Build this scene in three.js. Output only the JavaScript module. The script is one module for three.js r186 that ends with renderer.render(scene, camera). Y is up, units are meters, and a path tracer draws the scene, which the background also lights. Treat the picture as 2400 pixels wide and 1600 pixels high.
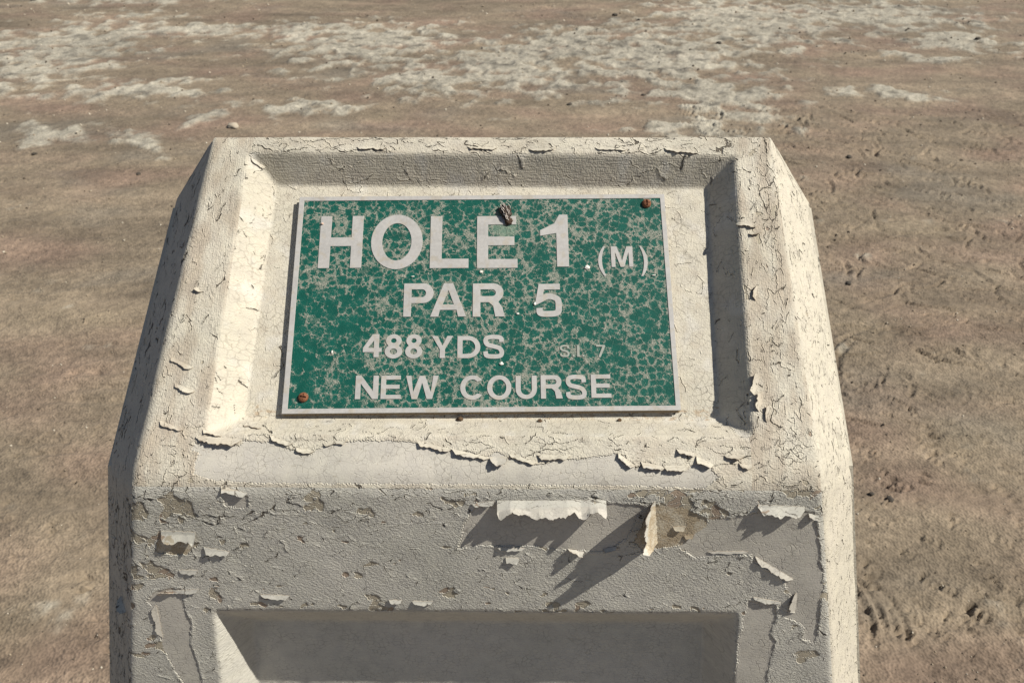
import * as THREE from 'three';
import { mergeGeometries, mergeVertices, toCreasedNormals } from 'three/addons/utils/BufferGeometryUtils.js';
import { RoundedBoxGeometry } from 'three/addons/geometries/RoundedBoxGeometry.js';
import { ConvexGeometry } from 'three/addons/geometries/ConvexGeometry.js';
import { Brush, Evaluator, SUBTRACTION } from 'three-bvh-csg';

// ---------------------------------------------------------------- camera, sky, sun, exposure
const scene = new THREE.Scene();
const camera = new THREE.PerspectiveCamera(47.925, 1.5, 0.05, 9000);
camera.position.set(0.0208, 1.4498, 0.4812);
camera.rotation.set(-36 * Math.PI / 180, 0, 0);
camera.focus = 0.6; camera.userData.fStop = 20;
scene.add(camera);

const sunDir = new THREE.Vector3(0.655, 0.75, 0.072).normalize();
// hazy desert sky, paler towards the horizon and around the sun
{
  const w = 256, h = 128, d = new Float32Array(w * h * 4), v = new THREE.Vector3();
  for (let j = 0; j < h; j++) for (let i = 0; i < w; i++) {
    const el = ((j + .5) / h - .5) * Math.PI, az = ((i + .5) / w - .5) * 2 * Math.PI; v.set(Math.cos(az) * Math.cos(el), Math.sin(el), Math.sin(az) * Math.cos(el));
    const t = Math.pow(1 - Math.max(0, v.y), 3), c = Math.max(0, v.dot(sunDir)), glow = .35 * Math.pow(c, 6) + 1.1 * Math.pow(c, 60);
    for (let k = 0; k < 3; k++) d[(j * w + i) * 4 + k] = (v.y < -.02 ? [.16, .13, .09][k] : [.045, .07, .122][k] * (1 - t) + [.138, .182, .238][k] * t + glow * [.5, .46, .38][k]);
    d[(j * w + i) * 4 + 3] = 1;
  }
  const t = new THREE.DataTexture(d, w, h, THREE.RGBAFormat, THREE.FloatType); t.mapping = THREE.EquirectangularReflectionMapping; t.magFilter = THREE.LinearFilter; t.wrapS = THREE.RepeatWrapping; t.needsUpdate = true;
  scene.background = t; scene.environment = t;
}
const sun = new THREE.DirectionalLight(new THREE.Color(1.0, 0.945, 0.835), 4.3);
sun.position.copy(sunDir).multiplyScalar(8); sun.castShadow = true;
sun.shadow.mapSize.set(4096, 4096); sun.shadow.radius = 1;
Object.assign(sun.shadow.camera, { left: -6, right: 6, top: 6, bottom: -6, near: 0.1, far: 30 });
scene.add(sun, sun.target);
const renderer = new THREE.WebGLRenderer({ antialias: true });
renderer.toneMapping = THREE.LinearToneMapping; renderer.toneMappingExposure = 1.45;
renderer.shadowMap.enabled = true; renderer.shadowMap.type = THREE.PCFSoftShadowMap;

// ---------------------------------------------------------------- helpers: random numbers, noise, cells
function rng(seed) { let s = seed | 0; return () => { s = (s + 0x6d2b79f5) | 0; let t = Math.imul(s ^ (s >>> 15), 1 | s); t = (t + Math.imul(t ^ (t >>> 7), 61 | t)) ^ t; return ((t ^ (t >>> 14)) >>> 0) / 4294967296; }; }
const PERM = new Uint8Array(512), GX = new Float32Array(256), GY = new Float32Array(256);
{ const r = rng(7), p = [...Array(256).keys()]; for (let i = 255; i > 0; i--) { const j = (r() * (i + 1)) | 0; [p[i], p[j]] = [p[j], p[i]]; } for (let i = 0; i < 512; i++) PERM[i] = p[i & 255]; for (let i = 0; i < 256; i++) { const a = r() * 6.2832; GX[i] = Math.cos(a); GY[i] = Math.sin(a); } }
function noise(x, y) {
  const xf = Math.floor(x), yf = Math.floor(y), X = xf & 255, Y = yf & 255; x -= xf; y -= yf;
  const u = x * x * x * (x * (x * 6 - 15) + 10), v = y * y * y * (y * (y * 6 - 15) + 10);
  const a = PERM[X] + Y, b = PERM[X + 1] + Y, h00 = PERM[a], h10 = PERM[b], h01 = PERM[a + 1], h11 = PERM[b + 1];
  const n0 = GX[h00] * x + GY[h00] * y, n1 = GX[h10] * (x - 1) + GY[h10] * y, n2 = GX[h01] * x + GY[h01] * (y - 1), n3 = GX[h11] * (x - 1) + GY[h11] * (y - 1);
  return (n0 + u * (n1 - n0) + v * (n2 + u * (n3 - n2) - n0 - u * (n1 - n0))) * 1.5;
}
function fbm(x, y, o) { let s = 0, a = 0.5; for (let i = 0; i < o; i++) { s += a * noise(x, y); x = x * 2.03 + 17.3; y = y * 2.03 + 5.1; a *= 0.5; } return s; }
const JX = new Float32Array(65536), JY = new Float32Array(65536), JR = new Float32Array(65536);
{ const r = rng(99); for (let i = 0; i < 65536; i++) { JX[i] = r(); JY[i] = r(); JR[i] = r(); } }
const W = { f1: 0, f2: 0, id: 0, id2: 0, dx: 0, dy: 0 };
function cells(x, y) {
  const X = Math.floor(x), Y = Math.floor(y); let f1 = 9, f2 = 9;
  for (let j = -1; j < 2; j++) for (let i = -1; i < 2; i++) {
    const id = ((X + i) & 255) | (((Y + j) & 255) << 8), dx = X + i + JX[id] - x, dy = Y + j + JY[id] - y, d = dx * dx + dy * dy;
    if (d < f1) { f2 = f1; W.id2 = W.id; f1 = d; W.id = id; W.dx = dx; W.dy = dy; } else if (d < f2) { f2 = d; W.id2 = id; }
  }
  W.f1 = Math.sqrt(f1); W.f2 = Math.sqrt(f2);
}
const pair = (salt) => { const a = Math.min(W.id, W.id2), b = Math.max(W.id, W.id2); let t = Math.imul(a + salt * 977, 73856093) ^ Math.imul(b + 11, 19349663); t ^= t >>> 13; t = Math.imul(t, 0x5bd1e995); return ((t ^ (t >>> 15)) >>> 0) / 4294967296; };
const clamp = (x, a = 0, b = 1) => (x < a ? a : x > b ? b : x), mix = (a, b, t) => a + (b - a) * t;
const sst = (a, b, x) => { const t = clamp((x - a) / (b - a)); return t * t * (3 - 2 * t); };
const used = new Map();
function numbered(n) { const k = used.get(n) ?? 0; used.set(n, k + 1); return k ? `${n}_${String(k).padStart(3, '0')}` : n; }
function mesh(name, geo, mat, parent) { const m = new THREE.Mesh(geo, mat); m.name = numbered(name); m.castShadow = m.receiveShadow = true; parent.add(m); return m; }
function thing(name, label, category, group) { const g = new THREE.Group(); g.name = numbered(name); g.userData = { label, category }; if (group) g.userData.group = group; scene.add(g); return g; }
function tag(m, label, category, group) { Object.assign(m.userData, { label, category }, group ? { group } : {}); return m; }
function dataTexture(data, w, h, srgb) { const t = new THREE.DataTexture(data, w, h, THREE.RGBAFormat, THREE.UnsignedByteType); t.wrapS = t.wrapT = THREE.RepeatWrapping; t.magFilter = THREE.LinearFilter; t.minFilter = THREE.LinearMipmapLinearFilter; t.generateMipmaps = true; if (srgb) t.colorSpace = THREE.SRGBColorSpace; t.needsUpdate = true; return t; }
const LUT = new Uint8Array(4097); for (let i = 0; i <= 4096; i++) { const x = i / 4096; LUT[i] = Math.round(255 * (x < 0.0031308 ? 12.92 * x : 1.055 * Math.pow(x, 1 / 2.4) - 0.055)); }
const enc = (x) => LUT[(clamp(x) * 4096) | 0];

// ---------------------------------------------------------------- ground: dry sand with pale salty crust
// patches of pale crust: centre x, z and half axes
const CRUST = [[-2.99, -4.91, .65, 1.11], [-2.14, -3.99, .5, .23], [-2.51, -3.41, .13, .15], [-2.33, -3.32, .26, .21], [-1.85, -3.2, .23, .14], [-1.11, -3.7, .4, .19], [-1.6, -3.56, .14, .12], [-1.52, -5.33, .28, .41], [-.97, -5, .75, .74], [-.49, -4.21, .33, .41], [.02, -4.52, .59, .73], [.46, -4.98, .58, .63], [.97, -4.7, .76, 1.04], [1.76, -5.63, .82, 1.01], [1.22, -3.83, .43, .43], [.94, -3.35, .33, .18], [2.8, -5.81, .98, .67], [3.14, -5.09, .45, .27], [2.81, -4.67, .33, .14], [-1.76, -1.94, .11, .12], [-1.6, -1.64, .09, .08], [-.99, -.71, .1, .1], [-.94, -.57, .11, .07], [1.18, -.96, .17, .06], [2.19, -3.95, .49, .11], [-.92, -.93, .07, .05], [-2.21, -5.38, .78, .3], [-3.2, -6.6, 1.2, .5], [0.3, -7.1, 1.6, .5], [3.5, -7.4, 1.5, .6]];
function crustAt(x, z) {
  let m = 0;
  const wx = x + 0.25 * fbm(x * 2.2 + 9, z * 2.2, 3), wz = z + 0.22 * fbm(x * 2.2 - 40, z * 2.2 + 11, 3);
  for (const [cx, cz, a, b] of CRUST) { const dx = (wx - cx) / a, dz = (wz - cz) / b, d = dx * dx + dz * dz; if (d < 2.2) m = Math.max(m, (1.5 - Math.sqrt(d)) * (cz > -2.2 ? .4 : 1)); }
  if (z > 1 || Math.abs(x) > 5 || z < -8) m = Math.max(m, 0.55 + 1.3 * fbm(x * 0.35, z * 0.35, 3));
  return m;
}
{
  const axis = (parts) => { const o = []; for (const [a, b, s] of parts) { const n = Math.max(1, Math.round((b - a) / s)); for (let i = 0; i < n; i++) o.push(a + (b - a) * i / n); } o.push(parts[parts.length - 1][1]); return o; };
  const far = [[5.2, 9, .3], [9, 20, 2], [20, 100, 20], [100, 4000, 975]];
  const neg = far.map(([a, b, s]) => [-b, -a, s]).reverse();
  const xs = axis([...neg, [-5.2, -4.4, .03], [-4.4, -2.2, .0125], [-2.2, -1.2, .01], [-1.2, 1.2, .0062], [1.2, 2.2, .01], [2.2, 4.4, .0125], [4.4, 5.2, .03], ...far]);
  const zs = axis([[-4000, -100, 975], [-100, -20, 20], [-20, -9, 2], [-9, -7.2, .1], [-7.2, -5, .022], [-5, -3.2, .016], [-3.2, -2, .011], [-2, -1.1, .0075], [-1.1, -.3, .0052], [-.3, .6, .03], [.6, 2, .2], [2, 10, 1], [10, 100, 15], [100, 4000, 975]]);
  const NX = xs.length, NZ = zs.length, H = new Float32Array(NX * NZ), C = new Float32Array(NX * NZ);
  for (let j = 0; j < NZ; j++) for (let i = 0; i < NX; i++) {
    const x = xs[i], z = zs[j], q = j * NX + i, m0 = crustAt(x, z);
    const rag = fbm(x * 7, z * 7, 4);
    const wide = Math.abs(x) > 5.2 || z < -9 || z > 2 ? 0 : 1, m = sst(wide ? .58 : .4, wide ? 1.15 : 1.3, m0 + (wide ? rag * 1.5 : 0));
    C[q] = m;
    const near = Math.abs(x) < 9 && z > -9 && z < 9 ? 1 : 0;
    let h = 0.03 * fbm(x * 0.5, z * 0.5, 2) + near * (0.012 * fbm(x * 2.4, z * 3.6, 3) + 0.0045 * fbm(x * 12, z * 17, 4));
    // lumpy crust stands a little proud, with pits between the lumps
    const patch = mix(.35, 1.75, sst(-.25, .4, fbm(x * 1.5 + 21, z * 2.3, 3)));
    const lump = fbm(x * 11 + 3, z * 14, 4), pit = Math.max(0, noise(x * 9 + 50, z * 12) - 0.35);
    h += near * m * (z > -2.2 ? .3 : 1) * (0.010 + 0.020 * Math.max(-0.35, lump) - 0.07 * pit * pit);
    h += near * (1 - m) * patch * (0.0036 * fbm(x * 26, z * 34, 4) + 0.003 * fbm(x * 13 + 50, z * 17, 3));
    H[q] = h;
  }
  const HB0 = H.slice();
  const at = (arr, v) => { let a = 0, b = arr.length - 1; while (b - a > 1) { const m = (a + b) >> 1; if (arr[m] <= v) a = m; else b = m; } return a; };
  const carve = (pts, w, depth, rim) => {                       // a groove along points, with pushed-up rims
    for (let p = 0; p + 1 < pts.length; p++) {
      const [x0, z0] = pts[p], [x1, z1] = pts[p + 1], R = w * 2.4, L2 = (x1 - x0) ** 2 + (z1 - z0) ** 2 || 1e-9;
      const i0 = at(xs, Math.min(x0, x1) - R), i1 = at(xs, Math.max(x0, x1) + R) + 1, j0 = at(zs, Math.min(z0, z1) - R), j1 = at(zs, Math.max(z0, z1) + R) + 1;
      for (let j = j0; j <= j1; j++) for (let i = i0; i <= i1; i++) {
        const t = ((xs[i] - x0) * (x1 - x0) + (zs[j] - z0) * (z1 - z0)) / L2; if (p && t < 0) continue; if (t > 1 && p + 2 < pts.length) continue;
        const tt = clamp(t), d = Math.hypot(xs[i] - x0 - tt * (x1 - x0), zs[j] - z0 - tt * (z1 - z0)) / w;
        if (d < 2.4) H[j * NX + i] += depth * (.7 + .6 * noise(xs[i] * 30, zs[j] * 30)) * Math.min(1, .25 + 3 * Math.min((p + t + .02) / (pts.length - 1), 1 - (p + t - .02) / (pts.length - 1))) * (-Math.exp(-d * d * 2) + rim * Math.exp(-((d - 1.3) ** 2) * 4));
      }
    }
  };
  const arc = (x, z, r, a0, a1, n = 8) => [...Array(n + 1)].map((_, k) => { const a = a0 + (a1 - a0) * k / n; return [x + r * Math.cos(a), z + r * Math.sin(a)]; });
  const r = rng(5);
  for (let k = 0; k < 760; k++) {                                // scuffs and scratches right of the pedestal
    const z = -1.1 - 2.6 * r() ** 0.8, x = (0.4 + 0.17 * -z) + r() * (0.75 + 0.5 * -z), R = 0.05 + 0.25 * r(), a = (r() < 0.65 ? 1.57 + (r() - .5) * .9 : r() * 6.28), w = 0.02 + 0.05 * r();
    carve(arc(x - R * Math.cos(a), z - R * Math.sin(a), R, a, a + (w + 0.10) / R, 6), 0.0035 + 0.006 * r() * (1 - 0.12 * z), (0.005 + 0.008 * r()) * (1 - .2 * z), 0.55);
  }
  for (let k = 0; k < 90; k++) {                                 // softer wind and drag marks on the left
    const z = -0.6 - 3 * r(), x = -(0.45 + 0.25 * -z) - r() * (0.4 + 0.45 * -z), L = 0.08 + 0.4 * r();
    carve([[x, z], [x + L * .5, z + (r() - .5) * .03], [x + L, z + (r() - .5) * .05]], 0.01 + 0.02 * r(), 0.003 + 0.004 * r(), 0.4);
  }
  for (const [x0, z0, x1, z1, n] of [[-2.9, -3.62, -2.0, -3.72, 26], [-2.9, -3.56, -2.0, -3.66, 26], [-1.7, -4.1, -1.0, -4.2, 22], [-1.75, -3.98, -1.0, -4.05, 22], [-1.8, -4.32, -1.2, -4.36, 20], [-2.3, -2.75, -1.35, -2.72, 30], [-2.3, -2.66, -1.4, -2.63, 30], [-2.2, -2.9, -1.5, -2.86, 24]])
    for (let k = 0; k < n; k++) { const t = k / n, x = mix(x0, x1, t), z = mix(z0, z1, t); carve([[x, z], [x + .012, z + .025]], 0.008, 0.007, 0.35); }   // tyre tread rows
  for (let k = 0; k < 260; k++) {                                // little pits of animal and shoe prints
    const side = r() < 0.75 ? 1 : -1, z = -0.45 - 1.6 * r() * r(), x = side * (0.36 + 0.3 * -z + r() * (0.5 + 0.3 * -z)), w = 0.004 + 0.008 * r();
    carve([[x, z], [x + w * (r() - .3), z + w * .5]], w, 0.004 + 0.004 * r(), 0.3);
  }
  for (let c = 0; c < 34; c++) {                                 // clusters of pits
    const side = c % 4 ? 1 : -1, z0 = -0.42 - 2.4 * r() ** 1.5, x0 = side * (0.42 + 0.22 * -z0 + r() * (0.5 + 0.42 * -z0)), n = 6 + r() * 16;
    for (let k = 0; k < n; k++) { const x = x0 + (r() + r() - 1) * (.07 + .03 * -z0), z = z0 + (r() + r() - 1) * (.06 + .03 * -z0), w = (.0028 + .004 * r()) * (1 + .35 * -z0); carve([[x, z], [x + w * 1.2 * (r() - .5), z + w * r()]], w, Math.min(.0055, w), .08); }
  }
  for (const [x, z, R, a0, a1, w] of [[.62, -.52, .17, -1.2, .5, .011], [.6, -.52, .215, -1.1, .4, .008], [.63, -.54, .115, -1.3, .7, .012], [.70, -.50, .16, -.9, .4, .007], [2.0, -2.5, .3, -.5, .9, .012], [2.05, -2.5, .36, -.5, .8, .01], [1.95, -2.45, .42, -.6, .7, .012], [2.1, -2.6, .2, -.6, 1.2, .01], [1.3, -1.28, .3, 3.3, 4.2, .012], [1.35, -1.2, .42, 3.5, 4.4, .01], [1.5, -1.33, .5, 3.9, 4.7, .012]]) carve(arc(x, z, R, a0, a1, 14), w * 1.2, 0.008, 0.6);
  for (let k = 0; k < 22; k++) { const a = k * 2.4, q = Math.sqrt(k / 22); carve([[-1.27 + .07 * q * Math.cos(a), -1.07 + .045 * q * Math.sin(a)], [-1.265 + .07 * q * Math.cos(a), -1.065 + .045 * q * Math.sin(a)]], 0.006, 0.006, 0.3); }   // studded shoe print
  for (let k = 0; k < 14; k++) { const x = -.86 - .06 * (k % 5) + r() * .03, z = -1.35 + .05 * Math.floor(k / 5) + r() * .03; carve([[x, z], [x + .03 * (r() - .3), z + .03 * r()]], 0.008, 0.009, 0.4); }
  for (let i = 0; i < H.length; i++) H[i] = clamp(H[i], HB0[i] - .02, HB0[i] + .0055);
  const pos = new Float32Array(NX * NZ * 3), col = new Float32Array(NX * NZ * 3), uv = new Float32Array(NX * NZ * 2);
  for (let j = 0; j < NZ; j++) for (let i = 0; i < NX; i++) {
    const q = j * NX + i, x = xs[i], z = zs[j], m = C[q];
    pos.set([x, H[q], z], q * 3); uv.set([x, -z], q * 2);
    const fine = Math.abs(x) > 5.2 || z < -9 || z > 2 ? 0 : 1, a = fbm(x * 0.9 + 4, z * 1.6, 3) * (fine || .3), b = fine && fbm(x * 5 - 8, z * 8, 3), c = fine && fbm(x * 30, z * 36, 2), red = sst(-.2, .5, fbm(x * 1.7 + 70, z * 3.1, 2));
    let R = mix(.305, .322, red), G = mix(.243, .230, red), B = mix(.174, .172, red);
    let k = .79 * (1 + 0.36 * a + 0.42 * b + 0.30 * c);
    const streak = fine && fbm(x * .8 - 17, z * 7.5, 3); k *= 1 + .36 * streak * (1 - m);
    const damp = sst(.12, .5, fbm(x * 1.3 - 60, z * 2.2, 4)) * .45, tan = sst(.1, .5, fbm(x * 2.1 + 33, z * 3.3, 3)) * .4; R = mix(mix(R, .215, damp), .40, tan * .5); G = mix(mix(G, .20, damp), .325, tan * .5); B = mix(mix(B, .17, damp), .215, tan * .5);
    const grey = sst(.04, .42, fbm(x * 7 + 31, z * 9, 4)) * m;   // damp grey-brown earth showing in the crust
    R = mix(R, mix(.56, .235, grey), m * .9); G = mix(G, mix(.52, .22, grey), m * .9); B = mix(B, mix(.43, .185, grey), m * .9);
    col.set([R * k, G * k, B * k], q * 3);
  }
  const idx = new Uint32Array((NX - 1) * (NZ - 1) * 6); let w = 0;
  for (let j = 0; j < NZ - 1; j++) for (let i = 0; i < NX - 1; i++) { const a = j * NX + i, b = a + 1, c = a + NX, d = c + 1; idx[w++] = a; idx[w++] = c; idx[w++] = b; idx[w++] = b; idx[w++] = c; idx[w++] = d; }
  const g = new THREE.BufferGeometry();
  g.setAttribute('position', new THREE.BufferAttribute(pos, 3)); g.setAttribute('color', new THREE.BufferAttribute(col, 3)); g.setAttribute('uv', new THREE.BufferAttribute(uv, 2));
  g.setIndex(new THREE.BufferAttribute(idx, 1)); g.computeVertexNormals();
  // grain of the sand: tone and relief, tiled every 0.9 m
  const S = 1024, tone = new Uint8Array(S * S * 4), bump = new Uint8Array(S * S * 4), P = 64;
  const tile = (u, v, f) => { const n = (a, b) => noise(a * f, b * f); const x = u, y = v, wx = sst(0, 1, x), wy = sst(0, 1, y); return mix(mix(n(x, y), n(x - 1 + 9, y), 0) * 1, 0, 0) * (1 - 0) + 0 * wx * wy; };
  const per = (u, v, f) => { // periodic by blending the four shifted copies
    const n = (a, b) => noise(a * f + 3.7, b * f + 1.3); const bx = sst(0.85, 1, u), by = sst(0.85, 1, v);
    return mix(mix(n(u, v), n(u - 1, v), bx), mix(n(u, v - 1), n(u - 1, v - 1), bx), by);
  };
  const gr = rng(31);
  for (let y = 0; y < S; y++) for (let x = 0; x < S; x++) {
    const u = x / S, v = y / S, q = (y * S + x) * 4;
    const a = per(u, v, 18), b = per(u, v, 55), c = per(u, v, 150), e = gr();
    const t = 0.84 + 0.13 * a + 0.2 * b + 0.22 * c + 0.16 * (e - .5);
    tone[q] = tone[q + 1] = tone[q + 2] = enc(t * .88); tone[q + 3] = 255;
    const h = 0.5 + 0.16 * a + 0.2 * b + 0.2 * c + 0.08 * (e - .5);
    bump[q] = bump[q + 1] = bump[q + 2] = clamp(h) * 255; bump[q + 3] = 255;
  }
  const tm = dataTexture(tone, S, S, true), bm = dataTexture(bump, S, S, false);
  tm.repeat.set(1 / .9, 1 / .9); bm.repeat.set(1 / .9, 1 / .9);
  const m = mesh('ground', g, new THREE.MeshStandardMaterial({ map: tm, vertexColors: true, bumpMap: bm, bumpScale: 0.006, roughness: 1 }), scene);
  m.userData.kind = 'structure';
  // stones one can point to
  const stoneGeo = [1, 2, 3].map((s) => { let q = mergeVertices(new THREE.IcosahedronGeometry(0.5, 3).deleteAttribute('uv').deleteAttribute('normal')); const p = q.attributes.position, v = new THREE.Vector3(); for (let i = 0; i < p.count; i++) { v.fromBufferAttribute(p, i); const k = 1 + 0.5 * fbm(v.x * 3 + s * 9, v.y * 3 + v.z * 2.3, 3); p.setXYZ(i, v.x * k, v.y * k * .55, v.z * k * .8); } q.computeVertexNormals(); return q; });
  const dark = new THREE.MeshStandardMaterial({ color: new THREE.Color(.05, .042, .033), roughness: .9 }), pale = new THREE.MeshStandardMaterial({ color: new THREE.Color(.38, .33, .26), roughness: .9 });
  const hAt = (x, z) => H[at(zs, z) * NX + at(xs, x)];
  [['small dark stone on bare sand at the top edge, above the number one', .809, -5.744, .034, dark], ['dark oval stone alone on pale crust, above the pedestal top right corner', 1.441, -4.983, .036, dark], ['flat pale stone just above the left end of the pedestal top', -1.426, -3.395, .05, pale], ['dark clod just above the middle of the pedestal top edge', .341, -3.741, .026, dark], ['tiny dark stone at the top edge, right of the middle', .972, -5.588, .02, dark], ['small dark stone behind the pedestal top, right of centre, on brown sand', .774, -3.907, .022, dark], ['dark stone beside a pale spot, on sand right of the pedestal front edge', .965, -.839, .017, dark], ['tiny dark stone close to the right front corner of the pedestal', .926, -.856, .01, dark], ['small dark stone with a pale neighbour right of the middle of the pedestal', 1.231, -1.874, .019, dark], ['dark stone at the very top left of the view on the crust', -3.908, -6.256, .04, dark], ['small dark stone at the left under the lower left crust patch', -2.287, -3.05, .02, dark], ['small dark stone left of the top left corner of the pedestal', -1.686, -2.805, .02, dark], ['dark stone on brown sand in front of the far right crust', 3.267, -5.08, .03, dark], ['dark stone in the scuffed sand right of the pedestal top right corner', 1.634, -3.008, .024, dark]].forEach(([label, x, z, s, mt], i) => {
    const o = mesh(mt === pale ? 'flat_stone' : 'stone', stoneGeo[i % 3], mt, scene); tag(o, label, 'stone', 'stones lying on the sand');
    o.position.set(x, hAt(x, z) + s * .1, z); o.scale.setScalar(s * 1.25); o.rotation.y = i * 1.3;
  });
  // loose grit
  const N = 9000, grit = new THREE.InstancedMesh(stoneGeo[0].clone(), new THREE.MeshStandardMaterial({ roughness: 1 }), N), M4 = new THREE.Matrix4(), q4 = new THREE.Quaternion(), e4 = new THREE.Euler(), cc = new THREE.Color();
  grit.geometry = mergeVertices(new THREE.IcosahedronGeometry(0.5, 1).deleteAttribute('uv').deleteAttribute('normal')); grit.geometry.scale(1, .6, .8); grit.geometry.computeVertexNormals();
  for (let i = 0; i < N; i++) {
    const z = -0.35 - 6.4 * r() ** 1.7, x = (r() - .5) * 2 * (0.9 + 0.68 * -z), s = (0.0016 + 0.0065 * r() ** 5) * (0.6 + 0.35 * -z);
    M4.compose(new THREE.Vector3(x, hAt(x, z) + s * .15, z), q4.setFromEuler(e4.set(r(), r() * 6, r())), new THREE.Vector3(s, s, s)); grit.setMatrixAt(i, M4);
    const d = r(); if (d < .4) cc.setRGB(.10, .08, .06); else if (d < .75) cc.setRGB(.27, .22, .16); else cc.setRGB(.46, .41, .33); grit.setColorAt(i, cc);
  }
  grit.name = 'grit'; grit.userData = { kind: 'stuff', label: 'loose grit and tiny pebbles scattered over the sand', category: 'grit' }; grit.castShadow = grit.receiveShadow = true; scene.add(grit);
}

// ---------------------------------------------------------------- the pedestal: a painted concrete block bent over a fold, its skin measured in metres:
// u across (0 in the middle), V along it (0 at the fold, positive up the slope, negative down the front)
const SIG = 36.36 * Math.PI / 180, BET = 10 * Math.PI / 180, SF = -0.1253, SB = 0.1592, SHEAR = 0.031, OM = -0.0072, ORG = [1.123, 0];
const dS = [-Math.cos(SIG), Math.sin(SIG)], nS = [Math.sin(SIG), Math.cos(SIG)], dF = [Math.sin(BET), -Math.cos(BET)], nF = [Math.cos(BET), Math.sin(BET)], dB = [-0.12, -0.993], nB = [-0.993, 0.12];   // (z, y)
const mitre = (a, b) => { const det = a[0] * b[1] - a[1] * b[0]; return [(b[1] - a[1]) / det, (a[0] - b[0]) / det]; };
const mF = mitre(nS, nF), mB = nS, M0 = [ORG[1] + SF * dS[0], ORG[0] + SF * dS[1]], B0 = [ORG[1] + SB * dS[0], ORG[0] + SB * dS[1]], LS = SB - SF;
const bez = (a, b, c, t) => a * (1 - t) * (1 - t) + 2 * b * t * (1 - t) + c * t * t;
function path(V, h) {                                            // (z, y) at depth h under the surface
  const M = [M0[0] + h * mF[0], M0[1] + h * mF[1]], B = [B0[0] + h * mB[0], B0[1] + h * mB[1]];
  const raw = (v) => (v < 0 ? [M[0] - v * dF[0], M[1] - v * dF[1]] : v < LS ? [mix(M[0], B[0], v / LS), mix(M[1], B[1], v / LS)] : [B[0] + (v - LS) * dB[0], B[1] + (v - LS) * dB[1]]);
  for (const [c, r, P] of [[0, 0.013, M], [LS, 0.008, B]]) if (Math.abs(V - c) < r) { const a = raw(c - r), b = raw(c + r), t = (V - c + r) / (2 * r); return [bez(a[0], P[0], b[0], t), bez(a[1], P[1], b[1], t)]; }
  return raw(V);
}
const kAt = (V) => (V < 0 ? 0.2446 - 0.222 * V : 0.2446 - 0.0169 * Math.min(V, LS) / 0.2766);
const BEV = 0.0487, DROP = 0.057, BLEN = Math.hypot(BEV, DROP);
function section(a, V) {                                         // a = distance across from the flat's edge (negative on the flat) -> [x, h]
  const k = kAt(V), cut = sst(0.246, 0.282, V), bev = mix(BEV, 0.003, clamp((V - 0.25) / 0.034)), drop = mix(DROP, 0.006, clamp((V - 0.25) / 0.034));
  const K = [k, 0], O = [k + bev, -drop], E = [k + bev + 0.003, -drop - 0.05], sc = Math.hypot(bev, drop) / BLEN;
  const raw = (t) => (t < 0 ? [k + t, 0] : t < BLEN ? [mix(K[0], O[0], t / BLEN), mix(K[1], O[1], t / BLEN)] : [mix(O[0], E[0], (t - BLEN) / 0.05), mix(O[1], E[1], (t - BLEN) / 0.05)]);
  for (const [c, r, P] of [[0, 0.005, K], [BLEN, 0.005, O]]) if (Math.abs(a - c) < r) { const p = raw(c - r), q = raw(c + r), t = (a - c + r) / (2 * r); return [bez(p[0], P[0], q[0], t), bez(p[1], P[1], q[1], t)]; }
  return raw(a);
}
function smin(a, b, k) { const h = clamp(0.5 + 0.5 * (b - a) / k); return mix(b, a, h) - k * h * (1 - h); }
const ramp = (t) => { const s = 0.11; if (t < -s) return 0; if (t < s) return (t + s) * (t + s) / (4 * s); if (t < 1 - s) return t; if (t < 1 + s) return 1 - (1 + s - t) * (1 + s - t) / (4 * s); return 1; };
// inside distance (in units of the wall's run) of the sunk fields
function sunkTop(x, V) { const s = V + SF, a = Math.abs(x); const dx = (0.198 - a) / 0.0181, dl = (s + 0.0911) / 0.0166, dh = (0.1408 - s) / 0.0182; return smin(smin(dx, dl, .35), dh, .25); }
function sunkFront(x, V) { const t = -V; const w = 0.2035 + 0.09 * (t - 0.121), dx = (w - Math.abs(x + 0.0035)) / 0.018, dt = (t - 0.1215) / 0.042, db = (0.78 - t) / 0.03; return smin(smin(dx, dt, .2), db, .2); }
const recess = (x, V) => (V > 0.01 ? 0.022 * ramp(sunkTop(x, V)) : V < -0.09 ? 0.033 * ramp(sunkFront(x, V)) : 0);
function skin(u, V, lift = 0) {
  const k = kAt(V), sg = u < 0 ? -1 : 1, [sx, sh] = section(Math.abs(u) - k, V);
  const x = sg * sx, h = sh + lift, sunk = Math.abs(u) < k ? recess(x, V) : 0, nn = V > 0 ? nS : nF;
  const Vc = clamp(V, -0.3, LS), Vt = V + OM * x * (V > -0.25 ? 1 : 0) * (V < LS - .012 ? 1 : 1);
  const p = path(Vt, h);
  return new THREE.Vector3(x + SHEAR * (Math.max(Vc, 0) + SF), p[1] - sunk * nn[1], p[0] - sunk * nn[0]);
}
const skinNormal = (u, V) => { const e = 0.0012, a = skin(u - e, V), b = skin(u + e, V), c = skin(u, V - e), d = skin(u, V + e); return b.sub(a).cross(d.sub(c)).normalize(); };

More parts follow.
